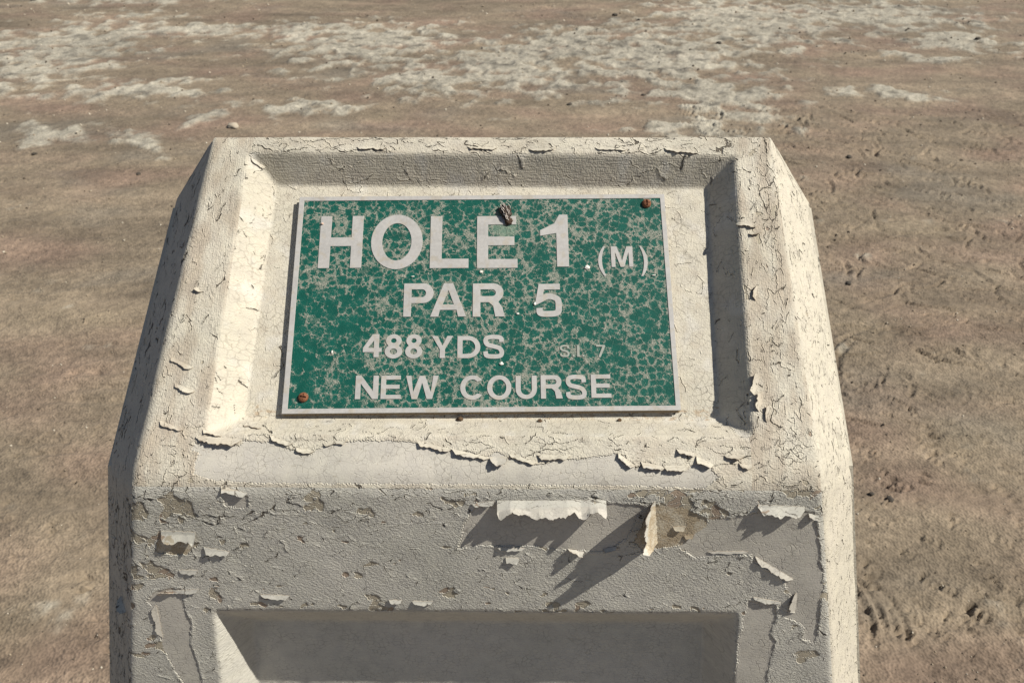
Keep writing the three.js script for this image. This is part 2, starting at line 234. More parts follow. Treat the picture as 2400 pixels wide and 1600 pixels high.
// ---- paint: a relief and a colour for every point of the skin
const U0 = -0.36, U1 = 0.36, V0 = -0.24, V1 = 0.31, TW = 2048, TH = Math.round(TW * (V1 - V0) / (U1 - U0));
const PEEL = [   // outlines (mm) of places where the top coat has come off, and how deep it is gone
  [[[-205, 30], [-203, 27], [-172, 26], [-169, 30], [-146, 28], [-132, 23], [-127, 19], [-120, 20], [-113, 26], [-95, 30], [-51, 30], [-32, 25], [-2, 22], [5, 18], [13, 23], [22, 19], [43, 13], [54, 17], [72, 18], [98, 22], [104, 21], [112, 12], [122, 16], [130, 12], [146, 11], [158, 17], [164, 15], [168, 9], [172, 6], [162, -3], [114, -1], [-37, -1], [-157, -1], [-188, 1], [-202, 6], [-202, 14], [-200, 20], [-205, 22]], 0],
  [[[-2, -20], [-10, -36], [-15, -58], [1, -55], [31, -55], [57, -58], [94, -60], [109, -48], [116, -28], [120, -18], [85, -15], [19, -17]], 0],
  [[[168, -30], [183, -29], [203, -23], [243, -23], [246, -33], [263, -96], [261, -105], [263, -118], [266, -145], [264, -152], [255, -147], [255, -135], [238, -125], [240, -105], [230, -87], [221, -78], [205, -69], [203, -62], [180, -62], [161, -66], [148, -55], [167, -35]], 0],
  [[[206, -125], [207, -108], [228, -113], [231, -126], [228, -143], [234, -151], [233, -164], [233, -203], [206, -240], [207, -174], [205, -152]], 0],
  [[[-257, -111], [-247, -101], [-228, -99], [-229, -121], [-227, -135], [-232, -160], [-230, -174], [-230, -240], [-240, -240], [-244, -206], [-251, -180], [-254, -161], [-254, -132], [-253, -120]], 0],
  [[[-180, -4], [-164, -12], [-166, -22], [-181, -21], [-183, -10]], 0],
  [[[125, -17], [147, -20], [166, -29], [167, -36], [150, -53], [133, -57], [122, -59], [115, -51]], 1],
  [[[-235, -51], [-219, -49], [-207, -56], [-218, -66], [-230, -65], [-240, -62]], 1],
];
function inside(poly, x, y) { let d = 1e9, s = 1; for (let i = 0, j = poly.length - 1; i < poly.length; j = i++) { const [ax, ay] = poly[i], [bx, by] = poly[j], ex = bx - ax, ey = by - ay, wx = x - ax, wy = y - ay, t = clamp((wx * ex + wy * ey) / (ex * ex + ey * ey)), px = wx - ex * t, py = wy - ey * t; d = Math.min(d, px * px + py * py); const c1 = y >= ay, c2 = y < by, c3 = ex * wy > ey * wx; if ((c1 && c2 && c3) || (!c1 && !c2 && !c3)) s = -s; } return -s * Math.sqrt(d); }
const boxes = PEEL.map(([p]) => [Math.min(...p.map((q) => q[0])) - 8, Math.max(...p.map((q) => q[0])) + 8, Math.min(...p.map((q) => q[1])) - 8, Math.max(...p.map((q) => q[1])) + 8]);
const HF = new Float32Array(TW * TH), colour = new Uint8Array(TW * TH * 4);
{
  const px = (U1 - U0) / TW;
  for (let j = 0; j < TH; j++) for (let i = 0; i < TW; i++) {
    const u = U0 + (i + .5) * px, V = V0 + (j + .5) * px, X = u * 1000, Y = V * 1000, q = j * TW + i, k = kAt(V), au = Math.abs(u);
    const st = V > 0 ? sunkTop(u, V) : -9, sfr = V < -0.09 ? sunkFront(u, V) : -9, onBevel = au > k, front = V < -0.004, floor = st > 1, wall = st > 0 && st <= 1;
    const side = !onBevel && !front && st <= 0 && au > 0.195, upright = onBevel || side || (wall && Math.abs(Math.abs(u) - 0.19) < 0.012 && Y > 38 && Y < 262);
    const wx = 2.2 * fbm(X * .12, Y * .12, 3), wy = 2.2 * fbm(X * .12 + 60, Y * .12 - 20, 3), jx = 0.8 * noise(X * .7, Y * .7), jy = 0.8 * noise(X * .7 + 9, Y * .7 + 33);
    const big = fbm(X * .014 + 3, Y * .014, 3), mid = fbm(X * .1 - 7, Y * .1, 3), fin = noise(X * .9, Y * .9), grain = noise(X * 2.4, Y * 2.4);
    let h = 0, R = .612, G = .570, B = .476;
    // stroke marks of the brush and the stipple of the roller
    const stroke = upright || (floor && au > 0.145) ? noise(X * 1.3, Y * .09) + .6 * noise(X * 2.9, Y * .16) : noise(X * .08, Y * 1.1) + .6 * noise(X * .15, Y * 2.6);
    let k0 = 1 + 0.12 * big + 0.15 * mid + 0.06 * fin + 0.05 * grain + 0.035 * stroke;
    // top coat present?
    let bare = -9, kind = 0;
    for (let n = 0; n < PEEL.length; n++) { const b = boxes[n]; if (X < b[0] || X > b[1] || Y < b[2] || Y > b[3]) continue; const d = inside(PEEL[n][0], X + wx * .9 + jx * 1.2, Y + wy * .9 + jy * 1.2); if (d > bare) { bare = d; kind = PEEL[n][1]; } }
    // small squarish chips
    let chip = 0, chipId = 0;
    {
      let dens = front && !onBevel ? (sfr > 0 ? 0.0 : (Y > -36 ? .34 : .08) + .3 * sst(.05, .4, fbm(X * .018 + 40, Y * .018, 2)) + (au > k - .03 ? .2 : 0) + (Y < -95 && Y > -125 && sfr <= 0 ? .22 : 0) + (X < -205 && Y > -90 ? .25 : 0) + (X > 130 && X < 190 && Y > -50 ? .35 : 0)) : side ? (X > 0 ? .16 : .05) : onBevel ? .04 : 0;
      if (dens > 0) {
        const cx = upright ? 4.2 : 8.5, cy = upright ? 8 : 5;
        cells((X + wx * 1.6 + jx * .8) / cx, (Y + wy * 1.6 + jy * .8) / cy);
        const clump = sst(-.05, .45, fbm(X * .045 + 50, Y * .045, 3) + (dens - .25) * .5);
        if (JR[W.id] < dens * 1.7 * clump * clump) chip = sst(.02, .09, W.f2 - W.f1);
        chipId = W.id;
      }
    }
    const gone = Math.max(sst(-.25, .25, bare), chip);
    // the cracks of the top coat
    let crack = 0, lip = 0;
    {
      const n1 = fbm(X * .03 + 11, Y * .03, 3), strip = !front && !onBevel && st <= 0, nw = .7 + .6 * noise(X * .5 + 70, Y * .5), kinkx = .9 * noise(X * .22 + 5, Y * .22) + .3 * noise(X * 1.0, Y * 1.0), kinky = .9 * noise(X * .22 - 5, Y * .22 + 40) + .3 * noise(X * 1.0 + 8, Y * 1.0);
      let p = 0, cx = 17, cy = 7, wd = .34;                        // p = share of the possible cracks that have opened
      if (onBevel) { p = X < 0 ? (V < -.02 ? .62 : .2) : .17; cx = X < 0 ? 7 : 4.5; cy = X < 0 ? 17 : 9; wd = X < 0 ? .8 : .36; }
      else if (front) { p = sfr > 0 ? 0 : Y > -38 ? .42 : .16; cx = Y > -38 ? 17 : 14; cy = Y > -38 ? 6 : 8; wd = Y > -38 ? .42 : .3; if (X < -170 && Y > -95) p += .15; }
      else if (side) { cx = 6; cy = 15; p = X > 0 ? .19 : .13; if (X > 0) p += .34 * Math.exp(-(((au - .222) / .01) ** 2)); if (Y < 42) { cx = 9; cy = 6; p += .12; } if (X > 0 && Y > 190) p += .15; }
      else if (strip) { p = s_top(V) ? .42 : .26; wd = s_top(V) ? .5 : .38; }
      else if (wall) { p = .14; wd = .3; if (upright) { cx = 8; cy = 18; } }
      else if (floor) { p = .10; cx = 12; cy = 12; wd = .28; }
      p = clamp(p * (1 + 1.8 * n1));
      for (let pass = 0; pass < 2; pass++) {
        const sc = pass ? .48 : 1;
        cells((X + wx * 1.3 + kinkx * sc) / (cx * sc) + pass * 31, (Y + wy * 1.3 + kinky * sc) / (cy * sc) + pass * 17);
        const r = pair(pass); if (r > p * (pass ? .42 : .9)) continue;
        const e = (W.f2 - W.f1) * Math.min(cx, cy) * sc * .75, wid = wd * nw * (pass ? .6 : 1) * (.3 + pair(5) ** 2 * 1.4);
        crack = Math.max(crack, sst(wid, wid * .45, e)); if (W.id > W.id2 && e > wid * .6) lip = Math.max(lip, Math.exp(-(e - wid) / 1.1) * (pass ? .6 : 1) * (.4 + pair(9)));
      }
      if (gone > .5) { crack *= .2; lip = 0; }
    }
    // hairline crazing
    cells((X + wx * 1.5) / 5.2 + 40, (Y + wy * 1.5) / (front ? 4 : 5.2)); const ce = (W.f2 - W.f1) * 5; let craze = sst(.75, .1, ce) * clamp(.5 + 1.3 * fbm(X * .05 + 90, Y * .05, 2));
    cells((X + wx) / 2.1 + 9, (Y + wy) / 2.1 - 5); craze = Math.max(craze, .5 * sst(.4, .05, (W.f2 - W.f1) * 2.1) * clamp(fbm(X * .04 + 9, Y * .04, 2) * 2.2));
    // relief, mm
    const stip = fbm(X * .45, Y * .6, 3), inField = sfr > 0;
    h += .6 * (1 - gone);
    if (kind === 1 && bare > -.2) h -= .1 * fbm(X * .3, Y * .5, 3);
    if (front && !onBevel && !inField) h += (1 - gone) * (.25 * stip + .10 * grain) + gone * (.02 * stroke + .07 * stip + .02 * grain);
    else if (onBevel) h += .05 * stroke + .14 * stip; else h += (1 - gone) * ((upright ? .08 : wall ? .07 : .035) * stroke + (floor ? .17 : wall ? .15 : .27) * stip + .05 * grain + .06 * fin) + gone * (.06 * stip + .03 * grain);
    h += (1 - gone) * (Y > -4 && Y < 4 ? .05 : .5) * (Math.exp(-((bare + 1.2) ** 2) / 1.2) * (bare > -6 ? clamp(.4 + 1.6 * mid + fin * .3) : 0));
    h += .55 * lip * (1 - gone) - .7 * crack - .12 * craze;
    h += .8 * fbm(X * .022, Y * .022, 2);                         // the cast was never quite flat
    // colour
    const dust = side ? sst(-.3, .3, fbm(X * .06 + 20, Y * .022, 3)) * .95 : (!front && !onBevel && st <= 0) ? sst(-.2, .4, fbm(X * .03, Y * .06 + 30, 3)) * (Y < 60 ? .55 : .45) : floor ? sst(0, .5, fbm(X * .07 + 5, Y * .07, 3)) * .45 : .12;
    R = mix(R, .475, dust); G = mix(G, .412, dust); B = mix(B, .328, dust);
    const white = floor || wall ? sst(.05, .4, fbm(X * .06 - 30, Y * .05, 2)) * .6 : 0; R = mix(R, .66, white); G = mix(G, .635, white); B = mix(B, .575, white);
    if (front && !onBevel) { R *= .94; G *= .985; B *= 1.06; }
    if (gone > 0) {
      let c = kind === 1 && bare > -.2 ? [.46, .375, .26] : bare > -.2 ? [.555, .525, .465] : (chipId & 3) ? [.44, .39, .30] : [.37, .29, .22];
      if (kind === 1 && bare > -.2 && mid + .4 * fin > .02) c = [.55, .49, .39];
      R = mix(R, c[0], gone); G = mix(G, c[1], gone); B = mix(B, c[2], gone);
    }
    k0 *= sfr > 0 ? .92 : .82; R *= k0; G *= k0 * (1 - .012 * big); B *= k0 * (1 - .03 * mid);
    const dirt = clamp(crack * .85 + craze * (floor || gone > .5 ? .5 : .34) * (1 - gone * .25)); R = mix(R, .06, dirt); G = mix(G, .047, dirt); B = mix(B, .034, dirt);
    // grime and rot where the sign meets the lower wall of the sunk field
    if (floor && Y > 50 && Y < 62) { const g2 = sst(.0, .35, fbm(X * .15 + 3, Y * .35, 3)) * .55; R = mix(R, .30, g2); G = mix(G, .20, g2); B = mix(B, .11, g2); }
    const sp = noise(X * .55 + 77, Y * .55); if (sp > .62 && !front) { const g3 = sst(.62, .72, sp) * .5; R = mix(R, .2, g3); G = mix(G, .16, g3); B = mix(B, .11, g3); }
    HF[q] = h; colour[q * 4] = enc(R); colour[q * 4 + 1] = enc(G); colour[q * 4 + 2] = enc(B); colour[q * 4 + 3] = 255;
  }
}
function s_top(V) { return V + SF > 0.1408; }
// the coarse part of the relief goes into the mesh, the rest into the bump map
const HB = new Float32Array(TW * TH), bumpData = new Uint8Array(TW * TH * 4);
{
  const tmp = new Float32Array(TW * TH), r = 2;
  for (let j = 0; j < TH; j++) for (let i = 0; i < TW; i++) { let s = 0; for (let d = -r; d <= r; d++) s += HF[j * TW + clamp(i + d, 0, TW - 1)]; tmp[j * TW + i] = s / (2 * r + 1); }
  for (let j = 0; j < TH; j++) for (let i = 0; i < TW; i++) { let s = 0; for (let d = -r; d <= r; d++) s += tmp[clamp(j + d, 0, TH - 1) * TW + i]; const q = j * TW + i; HB[q] = s / (2 * r + 1); const b = clamp(.5 + (HF[q] - HB[q]) / 2) * 255; bumpData[q * 4] = bumpData[q * 4 + 1] = bumpData[q * 4 + 2] = b; bumpData[q * 4 + 3] = 255; }
}
function relief(u, V) { const x = clamp((u - U0) / (U1 - U0) * TW - .5, 0, TW - 1.001), y = clamp((V - V0) / (V1 - V0) * TH - .5, 0, TH - 1.001), i = x | 0, j = y | 0, f = x - i, g = y - j, a = j * TW + i; return mix(mix(HB[a], HB[a + 1], f), mix(HB[a + TW], HB[a + TW + 1], f), g) / 1000; }
const skinMap = dataTexture(colour, TW, TH, true), skinBump = dataTexture(bumpData, TW, TH, false);
for (const t of [skinMap, skinBump]) t.wrapS = t.wrapT = THREE.MirroredRepeatWrapping;
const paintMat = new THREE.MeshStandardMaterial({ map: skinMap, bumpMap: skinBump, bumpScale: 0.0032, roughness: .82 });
const flakeMat = new THREE.MeshStandardMaterial({ map: skinMap, vertexColors: true, roughness: .8, side: THREE.DoubleSide });
const skinUV = (u, V) => [(u - U0) / (U1 - U0), (V - V0) / (V1 - V0)];

const pedestal = thing('pedestal', 'cream painted concrete pedestal with a sloping top, its paint cracked and peeling', 'pedestal');
{
  const vs = [-1.07, -.8, -.795, -.78, -.765, -.75, -.6, -.45, -.36, -.3, -.275]; for (let v = -.26; v < LS - .012; v += .00095) vs.push(v); for (let v = LS - .012; v < LS + .012; v += .001) vs.push(v); vs.push(LS + .03, LS + .2, LS + .6, LS + 1.25);
  const as = []; for (let i = 0; i <= 560; i++) as.push(i / 560 * 2 - 1);
  const edge = []; for (let i = 1; i <= 56; i++) edge.push(BLEN * i / 52); for (let i = 1; i <= 7; i++) edge.push(BLEN * 56 / 52 + i * .0065);
  const NX = as.length + 2 * edge.length, NZ = vs.length, P = [], cols = [...edge.slice().reverse().map((e) => [-1, e]), ...as.map((a) => [a, 0]), ...edge.map((e) => [1, e])];
  const pos = new Float32Array(NX * NZ * 3), uv = new Float32Array(NX * NZ * 2);
  for (let j = 0; j < NZ; j++) for (let i = 0; i < NX; i++) { const V = vs[j], k = kAt(V), u = cols[i][0] * k + Math.sign(cols[i][0]) * cols[i][1], p = skin(u, V); pos.set([p.x, p.y, p.z], (j * NX + i) * 3); uv.set(skinUV(u, V), (j * NX + i) * 2); }
  const idx = new Uint32Array((NX - 1) * (NZ - 1) * 6); let w = 0;
  for (let j = 0; j < NZ - 1; j++) for (let i = 0; i < NX - 1; i++) { const a = j * NX + i, b = a + 1, c = a + NX, d = c + 1; idx[w++] = a; idx[w++] = b; idx[w++] = c; idx[w++] = b; idx[w++] = d; idx[w++] = c; }
  const g = new THREE.BufferGeometry(); g.setAttribute('position', new THREE.BufferAttribute(pos, 3)); g.setAttribute('uv', new THREE.BufferAttribute(uv, 2)); g.setIndex(new THREE.BufferAttribute(idx, 1)); g.computeVertexNormals();
  const n = g.attributes.normal;
  for (let j = 0; j < NZ; j++) for (let i = 0; i < NX; i++) { const q = j * NX + i, V = vs[j]; if (V < -.262 || V > LS + .02) continue; const k = kAt(V), u = cols[i][0] * k + Math.sign(cols[i][0]) * cols[i][1], d = relief(u, V); pos[q * 3] += n.getX(q) * d; pos[q * 3 + 1] += n.getY(q) * d; pos[q * 3 + 2] += n.getZ(q) * d; }
  g.computeVertexNormals();
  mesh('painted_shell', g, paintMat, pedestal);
  // the concrete body that the painted faces wrap
  const pts = [], put = (V, d) => { for (const s of [-1, 1]) for (const a of [BLEN + .03, BLEN]) { const k = kAt(V), p = skin(s * (k + a), V), c = path(V, -d); pts.push(new THREE.Vector3(p.x - s * .004, c[1], c[0])); } };
  put(-1.06, .05); put(0, .05); put(.24, .05);
  for (const s of [-1, 1]) { pts.push(new THREE.Vector3(s * .5, .0, -.26), new THREE.Vector3(s * .5, .0, .15)); }
  const cg = new ConvexGeometry(pts);
  const N5 = 512, d = new Uint8Array(N5 * N5 * 4), bd = new Uint8Array(N5 * N5 * 4);
  for (let j = 0; j < N5; j++) for (let i = 0; i < N5; i++) {
    const q = (j * N5 + i) * 4, X = i * .9, Y = j * .9; cells(X / 9 + .25 * noise(X * .2, Y * .2), Y / 21 + .25 * noise(X * .2 + 9, Y * .2));
    const c = pair(3) < .3 ? sst(.09, .03, W.f2 - W.f1) : 0, k = (.82 + .12 * fbm(X * .02, Y * .02, 3) + .1 * fbm(X * .2, Y * .1, 3)) * (1 - .75 * c);
    d[q] = enc(.6 * k); d[q + 1] = enc(.555 * k); d[q + 2] = enc(.46 * k); d[q + 3] = 255; bd[q] = bd[q + 1] = bd[q + 2] = clamp(.6 + .3 * fbm(X * .4, Y * .4, 3) - .5 * c) * 255; bd[q + 3] = 255;
  }
  const sm = dataTexture(d, N5, N5, true), sb = dataTexture(bd, N5, N5, false); for (const t of [sm, sb]) { t.wrapS = t.wrapT = THREE.MirroredRepeatWrapping; t.repeat.set(1 / .46, 1 / .46); }
  const cp = cg.attributes.position, cn = cg.attributes.normal, cu = new Float32Array(cp.count * 2); for (let i = 0; i < cp.count; i++) { cu[i * 2] = Math.abs(cn.getX(i)) > .5 ? cp.getZ(i) : cp.getX(i); cu[i * 2 + 1] = cp.getY(i); } cg.setAttribute('uv', new THREE.BufferAttribute(cu, 2));
  mesh('concrete_body', cg, new THREE.MeshStandardMaterial({ map: sm, bumpMap: sb, bumpScale: .0015, roughness: .85 }), pedestal);
}
// ---- flakes: curved chips of paint that still hang on along one edge
function flake(x0, y0, x1, y1, L, lift, curl, o = {}) {          // hinge from (x0, y0) to (x1, y1) in mm; the chip lies to the right of it; L mm long
  const T2 = [x1 - x0, y1 - y0], len = Math.hypot(...T2), dir = [T2[1] / len, -T2[0] / len], n = Math.max(6, Math.round(len / 1.1)), m = Math.max(5, Math.round(L / 1)), seed = o.seed ?? (x0 * 3.1 + y0);
  const top = [], uvs = [], th = (o.thick ?? .4) / 1000, bot = [];
  for (let i = 0; i <= n; i++) {
    const t = i / n, end = Math.min(1, Math.min(t, 1 - t) * (o.taper ?? 7) + (o.end ?? .15)), Li = L * end * (.8 + .30 * noise(t * len / 9 + seed, 3.3) + .13 * (o.jag ?? 1) * noise(t * len / 2.6 + seed, 8.1) + .08 * (o.jag ?? 1) * noise(t * len / .9 + seed, 1.7));
    const wob = (1 + .35 * noise(t * len / 12 + seed, 20)), hx = x0 + T2[0] * t + dir[0] * .8 * noise(t * len / 3 + seed, 5), hy = y0 + T2[1] * t + dir[1] * .8 * noise(t * len / 3 + seed, 6);
    const P = skin(hx / 1000, hy / 1000, relief(hx / 1000, hy / 1000) + .0001), N = skinNormal(hx / 1000, hy / 1000), Q = skin((hx + dir[0]) / 1000, (hy + dir[1]) / 1000).sub(skin(hx / 1000, hy / 1000)), Bd = Q.addScaledVector(N, -Q.dot(N)).normalize();
    let b = 0, h = 0;
    for (let j = 0; j <= m; j++) {
      const f = j / m, ang = (lift + curl * f) * wob * Math.PI / 180, ds = Li / m / 1000;
      if (j) { b += Math.cos(ang) * ds; h += Math.sin(ang) * ds; }
      const nn = N.clone().multiplyScalar(Math.cos(ang)).addScaledVector(Bd, -Math.sin(ang));
      const p = P.clone().addScaledVector(Bd, b).addScaledVector(N, h + .00012 * noise(i * .7 + seed, j * .7));
      bot.push(p); top.push(p.clone().addScaledVector(nn, th)); uvs.push(skinUV((hx + dir[0] * (Li * f - 3)) / 1000, (hy + dir[1] * (Li * f - 3) + (o.shift ?? 0)) / 1000));
    }
  }
  const S = m + 1, pos = [], uv = [], col = [], id = [], K = top.length, under = o.under ?? [.72, .56, .43];
  top.forEach((p, i) => { pos.push(p.x, p.y, p.z); uv.push(...uvs[i]); col.push(...(o.over ?? [1, 1, 1])); });
  bot.forEach((p, i) => { pos.push(p.x, p.y, p.z); uv.push(...uvs[i]); col.push(...under); });
  const quad = (a, b, c, d) => id.push(a, b, c, b, d, c);
  for (let i = 0; i < n; i++) for (let j = 0; j < m; j++) { const a = i * S + j, b = a + S; quad(a, a + 1, b, b + 1); quad(K + a, K + b, K + a + 1, K + b + 1); }
  for (let i = 0; i < n; i++) { const a = i * S + m; quad(a, K + a, a + S, K + a + S); quad(i * S, i * S + S, K + i * S, K + i * S + S); }
  for (let j = 0; j < m; j++) { quad(j, K + j, j + 1, K + j + 1); const a = n * S + j; quad(a, a + 1, K + a, K + a + 1); }
  const g = new THREE.BufferGeometry(); g.setAttribute('position', new THREE.Float32BufferAttribute(pos, 3)); g.setAttribute('uv', new THREE.Float32BufferAttribute(uv, 2)); g.setAttribute('color', new THREE.Float32BufferAttribute(col, 3)); g.setIndex(id);
  const f = mesh('paint_flake', toCreasedNormals(g, .7), flakeMat, pedestal); if (o.label) f.userData.label = o.label; return f;
}
// big ones on the front, below the fold (hinges run so that the chip hangs down or stands off)
flake(14, -14, 92, -13, 15, 34, 32, { label: 'long ragged paint flake lifted over a shaded bare patch', end: .75, taper: 20, jag: .55 });
flake(127, -14, 132, -52, 27, 40, 34, { label: 'tall curled paint flake with brown underside standing off the front', under: [.62, .45, .35], taper: 5, end: .5, jag: .6 });
flake(201, -16, 235, -18, 11, 16, 40, { label: 'paint flake hanging over bare paint near the right front corner', taper: 4, end: .3 });
flake(239, -24, 247, -26, 5, 25, 30);
flake(-232, -43, -207, -44, 11, 4, 30, { label: 'lifted paint flake with a bright lower edge near the left corner', end: .6 });
flake(-203, -58, -185, -62, 7, 10, 20); flake(-226, -80, -212, -80, 5, 4, 16);
flake(66, -58, 78, -60, 7, 40, 90, { label: 'thin curled strip of paint', end: .3 }); flake(92, -58, 102, -55, 4, 24, 50); flake(14, -56, 34, -57, 4, 8, 30);
flake(142, -37, 151, -36, 4, 12, 24); flake(151, -45, 158, -44, 4, 10, 24); flake(20, -66, 30, -67, 7, 6, 26); 
flake(-4, -17, 12, -14, 4, 16, 26);
// along the lower edge of the panel, above the fold
[[-204, 33, -171, 31, 7, 14, 26], [-150, 33, -134, 28, 4, 12, 20], [-131, 25, -118, 23, 4, 18, 20], [-112, 28, -95, 31, 3, 10, 18], [-44, 30, -20, 25, 4, 10, 22], [-19, 25, 8, 19, 5, 14, 24], [8, 19, 21, 20, 9, 20, 36], [22, 22, 42, 16, 4, 12, 20], [42, 21, 66, 21, 5, 16, 26], [100, 23, 112, 14, 5, 14, 22], [116, 17, 134, 13, 6, 16, 26], [132, 14, 150, 14, 6, 14, 34], [142, 26, 156, 23, 6, 18, 30], [156, 21, 168, 15, 6, 22, 20], [176, 22, 190, 22, 6, 22, 34], [186, 16, 196, 15, 5, 14, 30], [-176, 44, -160, 40, 4, 12, 20]].forEach((a) => flake(...a));
// smaller ones elsewhere
[[-182, -3, -164, -9, 5, 10, 20], [-214, -99, -240, -101, -4, 10, 10], [-234, -104, -248, -106, 6, 16, 30], [-168, -104, -146, -105, 4, 8, 24], [-70, -109, -60, -109, 4, 12, 30], [-52, -110, -36, -110, 4, 8, 26], [170, -60, 200, -59, 2.5, 8, 18], [206, -64, 238, -86, 5, 18, 20], [243, -100, 245, -120, 7, 14, 22], [210, -104, 232, -109, 4, 6, 20], [-252, -150, -250, -116, -5, 6, 16],
  [196, 206, 212, 204, 5, 14, 24], [204, 196, 214, 200, 5, 20, 20], [206, 82, 200, 66, 6, 14, 28], [207, 68, 203, 54, 7, 18, 24], [212, 58, 208, 46, 5, 16, 20], [208, 152, 206, 140, 4, 20, 30], [-222, 148, -217, 144, 4, 20, 30], [-232, 92, -214, 84, 4, 12, 20], [-226, 72, -210, 66, 4, 14, 20], [-232, 44, -214, 38, 4, 12, 22], [-200, 38, -186, 33, 4, 12, 22],
  [-20, 272, 4, 271, 4, 10, 20], [30, 270, 52, 272, 4, 12, 20], [84, 272, 110, 271, 4, 10, 18], [-110, 271, -86, 271, 4, 10, 22], [140, 272, 168, 268, 4, 12, 18], [-196, 262, -186, 258, 4, 16, 24],
  [290, 20, 286, 34, 4, 20, 30], [272, 160, 270, 172, 4, 20, 25], [-300, -50, -302, -66, 5, 24, 40], [-298, -118, -284, -128, 8, 26, 40], [-290, -30, -292, -44, 5, 16, 22], [-276, -86, -278, -100, 5, 18, 24]].forEach((a) => { if (a[4] < 0) { const [p, q, r2, s, L, l, c] = a; flake(r2, s, p, q, -L, l, c); } else flake(...a); });

// ---------------------------------------------------------------- the sign: a board screwed into the sunk field
const sign = thing('sign', 'worn green sign with raised pale lettering, screwed to the sloping pedestal top', 'sign');
{
  const c = [-.0036, (0.1115 - 0.0703) / 2], depth = -0.0222;
  const ex = new THREE.Vector3(1, OM * dS[1], OM * dS[0]), es = new THREE.Vector3(SHEAR + 0, dS[1], dS[0]), en = new THREE.Vector3(0, nS[1], nS[0]);
  const ang = 0.0164 - 0.0072, X = new THREE.Vector3(Math.cos(ang), Math.sin(ang) * dS[1], Math.sin(ang) * dS[0]), Y = new THREE.Vector3(-Math.sin(ang), Math.cos(ang) * dS[1], Math.cos(ang) * dS[0]);
  const at = new THREE.Vector3(0, ORG[0], ORG[1]).addScaledVector(ex, c[0]).addScaledVector(es, c[1]).addScaledVector(en, depth + .0006);
  sign.matrixAutoUpdate = true; const M = new THREE.Matrix4().makeBasis(X, Y, en).setPosition(at); M.decompose(sign.position, sign.quaternion, sign.scale);
}
const SW = .30, SHT = .1818, TOP = .0058, FACE = TOP + .0005;     // the face stands in local z
{
  const plies = [[.0014, .33, .25, .16], [.0015, .19, .14, .085], [.0014, .30, .23, .15]]; let z = -.0004;
  plies.forEach(([t, r, g, b], i) => { const w = i === 1 ? -.0012 : -.0002 * i; const G = new RoundedBoxGeometry(SW + w, SHT + w, t, 2, .0005); G.translate(0, 0, z + t / 2); z += t + .00008; mesh('board_ply', G, new THREE.MeshStandardMaterial({ color: new THREE.Color(r, g, b), roughness: .95 }), sign); });
  // face plate: green print worn to a network of grey
  const w = 1536, h = Math.round(w * SHT / SW), col = new Uint8Array(w * h * 4), bmp = new Uint8Array(w * h * 4);
  for (let j = 0; j < h; j++) for (let i = 0; i < w; i++) {
    const x = ((i + .5) / w - .5) * SW * 1000, y = ((j + .5) / h - .5) * SHT * 1000, q = (j * w + i) * 4;
    const wx = .9 * fbm(x * .5, y * .5, 3), wy = .9 * fbm(x * .5 + 30, y * .5, 3), fine = fbm(x * 1.1, y * 1.1, 3), low = fbm(x * .03, y * .03 + 8, 2), mid2 = fbm(x * .1 + 70, y * .1, 2);
    cells((x + wx * 2.1) / 6.6 + 20, (y + wy * 2.1) / 6.2 + 20); const r1 = .25 + .48 * JR[W.id], d1 = Math.max((W.f1 - r1) * 6, 1.1 - (W.f2 - W.f1) * 4.4 - JR[(W.id * 5 + 1) & 65535] * .9);
    cells((x + wx * 1.4) / 3 + 90, (y + wy * 1.4) / 3 + 3); const r2 = .02 + .55 * JR[W.id], d2 = Math.max((W.f1 - r2) * 3, .6 - (W.f2 - W.f1) * 2.2);
    const region = 1.0 * low + 1.0 * mid2 + (x < -90 && y < 10 ? -.5 : 0) - (x > 30 && y < 0 ? .1 : 0);
    const d = smin(d1, d2 + .15, .3) + .8 * fine + region - .25, bigd = d1 + .5 * fine;
    const body = clamp(.55 + .75 * fine + .55 * fbm(x * .33, y * .33, 2) + .25 * noise(x * 2.6, y * 2.6));
    let web = sst(-.38, .5, d) * (.34 + .66 * body);
    web = Math.max(web, (.35 + .4 * body) * Math.exp(-(bigd * bigd) / .09) * sst(-.9, .2, d));          // rims of the blisters
    const fil = Math.abs(noise(x * .33 + 3, y * .33) + .35 * noise(x * .9, y * .9 + 5)); web = Math.max(web, .55 * body * sst(.09, .02, fil) * sst(-.25, .25, mid2 + low));
    web = clamp(web);
    // a smear left of the numeral, under the dark lump
    const sm = Math.exp(-(((x - 18) / 13) ** 2 + ((y - 64) / 18) ** 2) * 1.2), smear = sst(.35, .75, sm + .35 * mid2 + .2 * fine);
    let R = mix(.0008, mix(.15, .345, body), web), G = mix(.074 + .022 * mid2 + .012 * fine, mix(.185, .315, body), web), B = mix(.056 + .017 * mid2 + .010 * fine, mix(.15, .27, body), web);
    R = mix(R, .17, smear * .7); G = mix(G, .235, smear * .7); B = mix(B, .18, smear * .7);
    const k = 1 + .12 * fine + .06 * mid2; col[q] = enc(R * k); col[q + 1] = enc(G * k); col[q + 2] = enc(B * k); col[q + 3] = 255;
    bmp[q] = bmp[q + 1] = bmp[q + 2] = clamp(.25 + .5 * web + .25 * fine) * 255; bmp[q + 3] = 255;
  }
  const map = dataTexture(col, w, h, true), bm = dataTexture(bmp, w, h, false);
  const plate = new THREE.BoxGeometry(SW - .003, SHT - .003, .0013); plate.translate(0, 0, TOP - .00065);
  { const p = plate.attributes.position, u = plate.attributes.uv; for (let i = 0; i < p.count; i++) u.setXY(i, p.getX(i) / SW + .5, p.getY(i) / SHT + .5); }
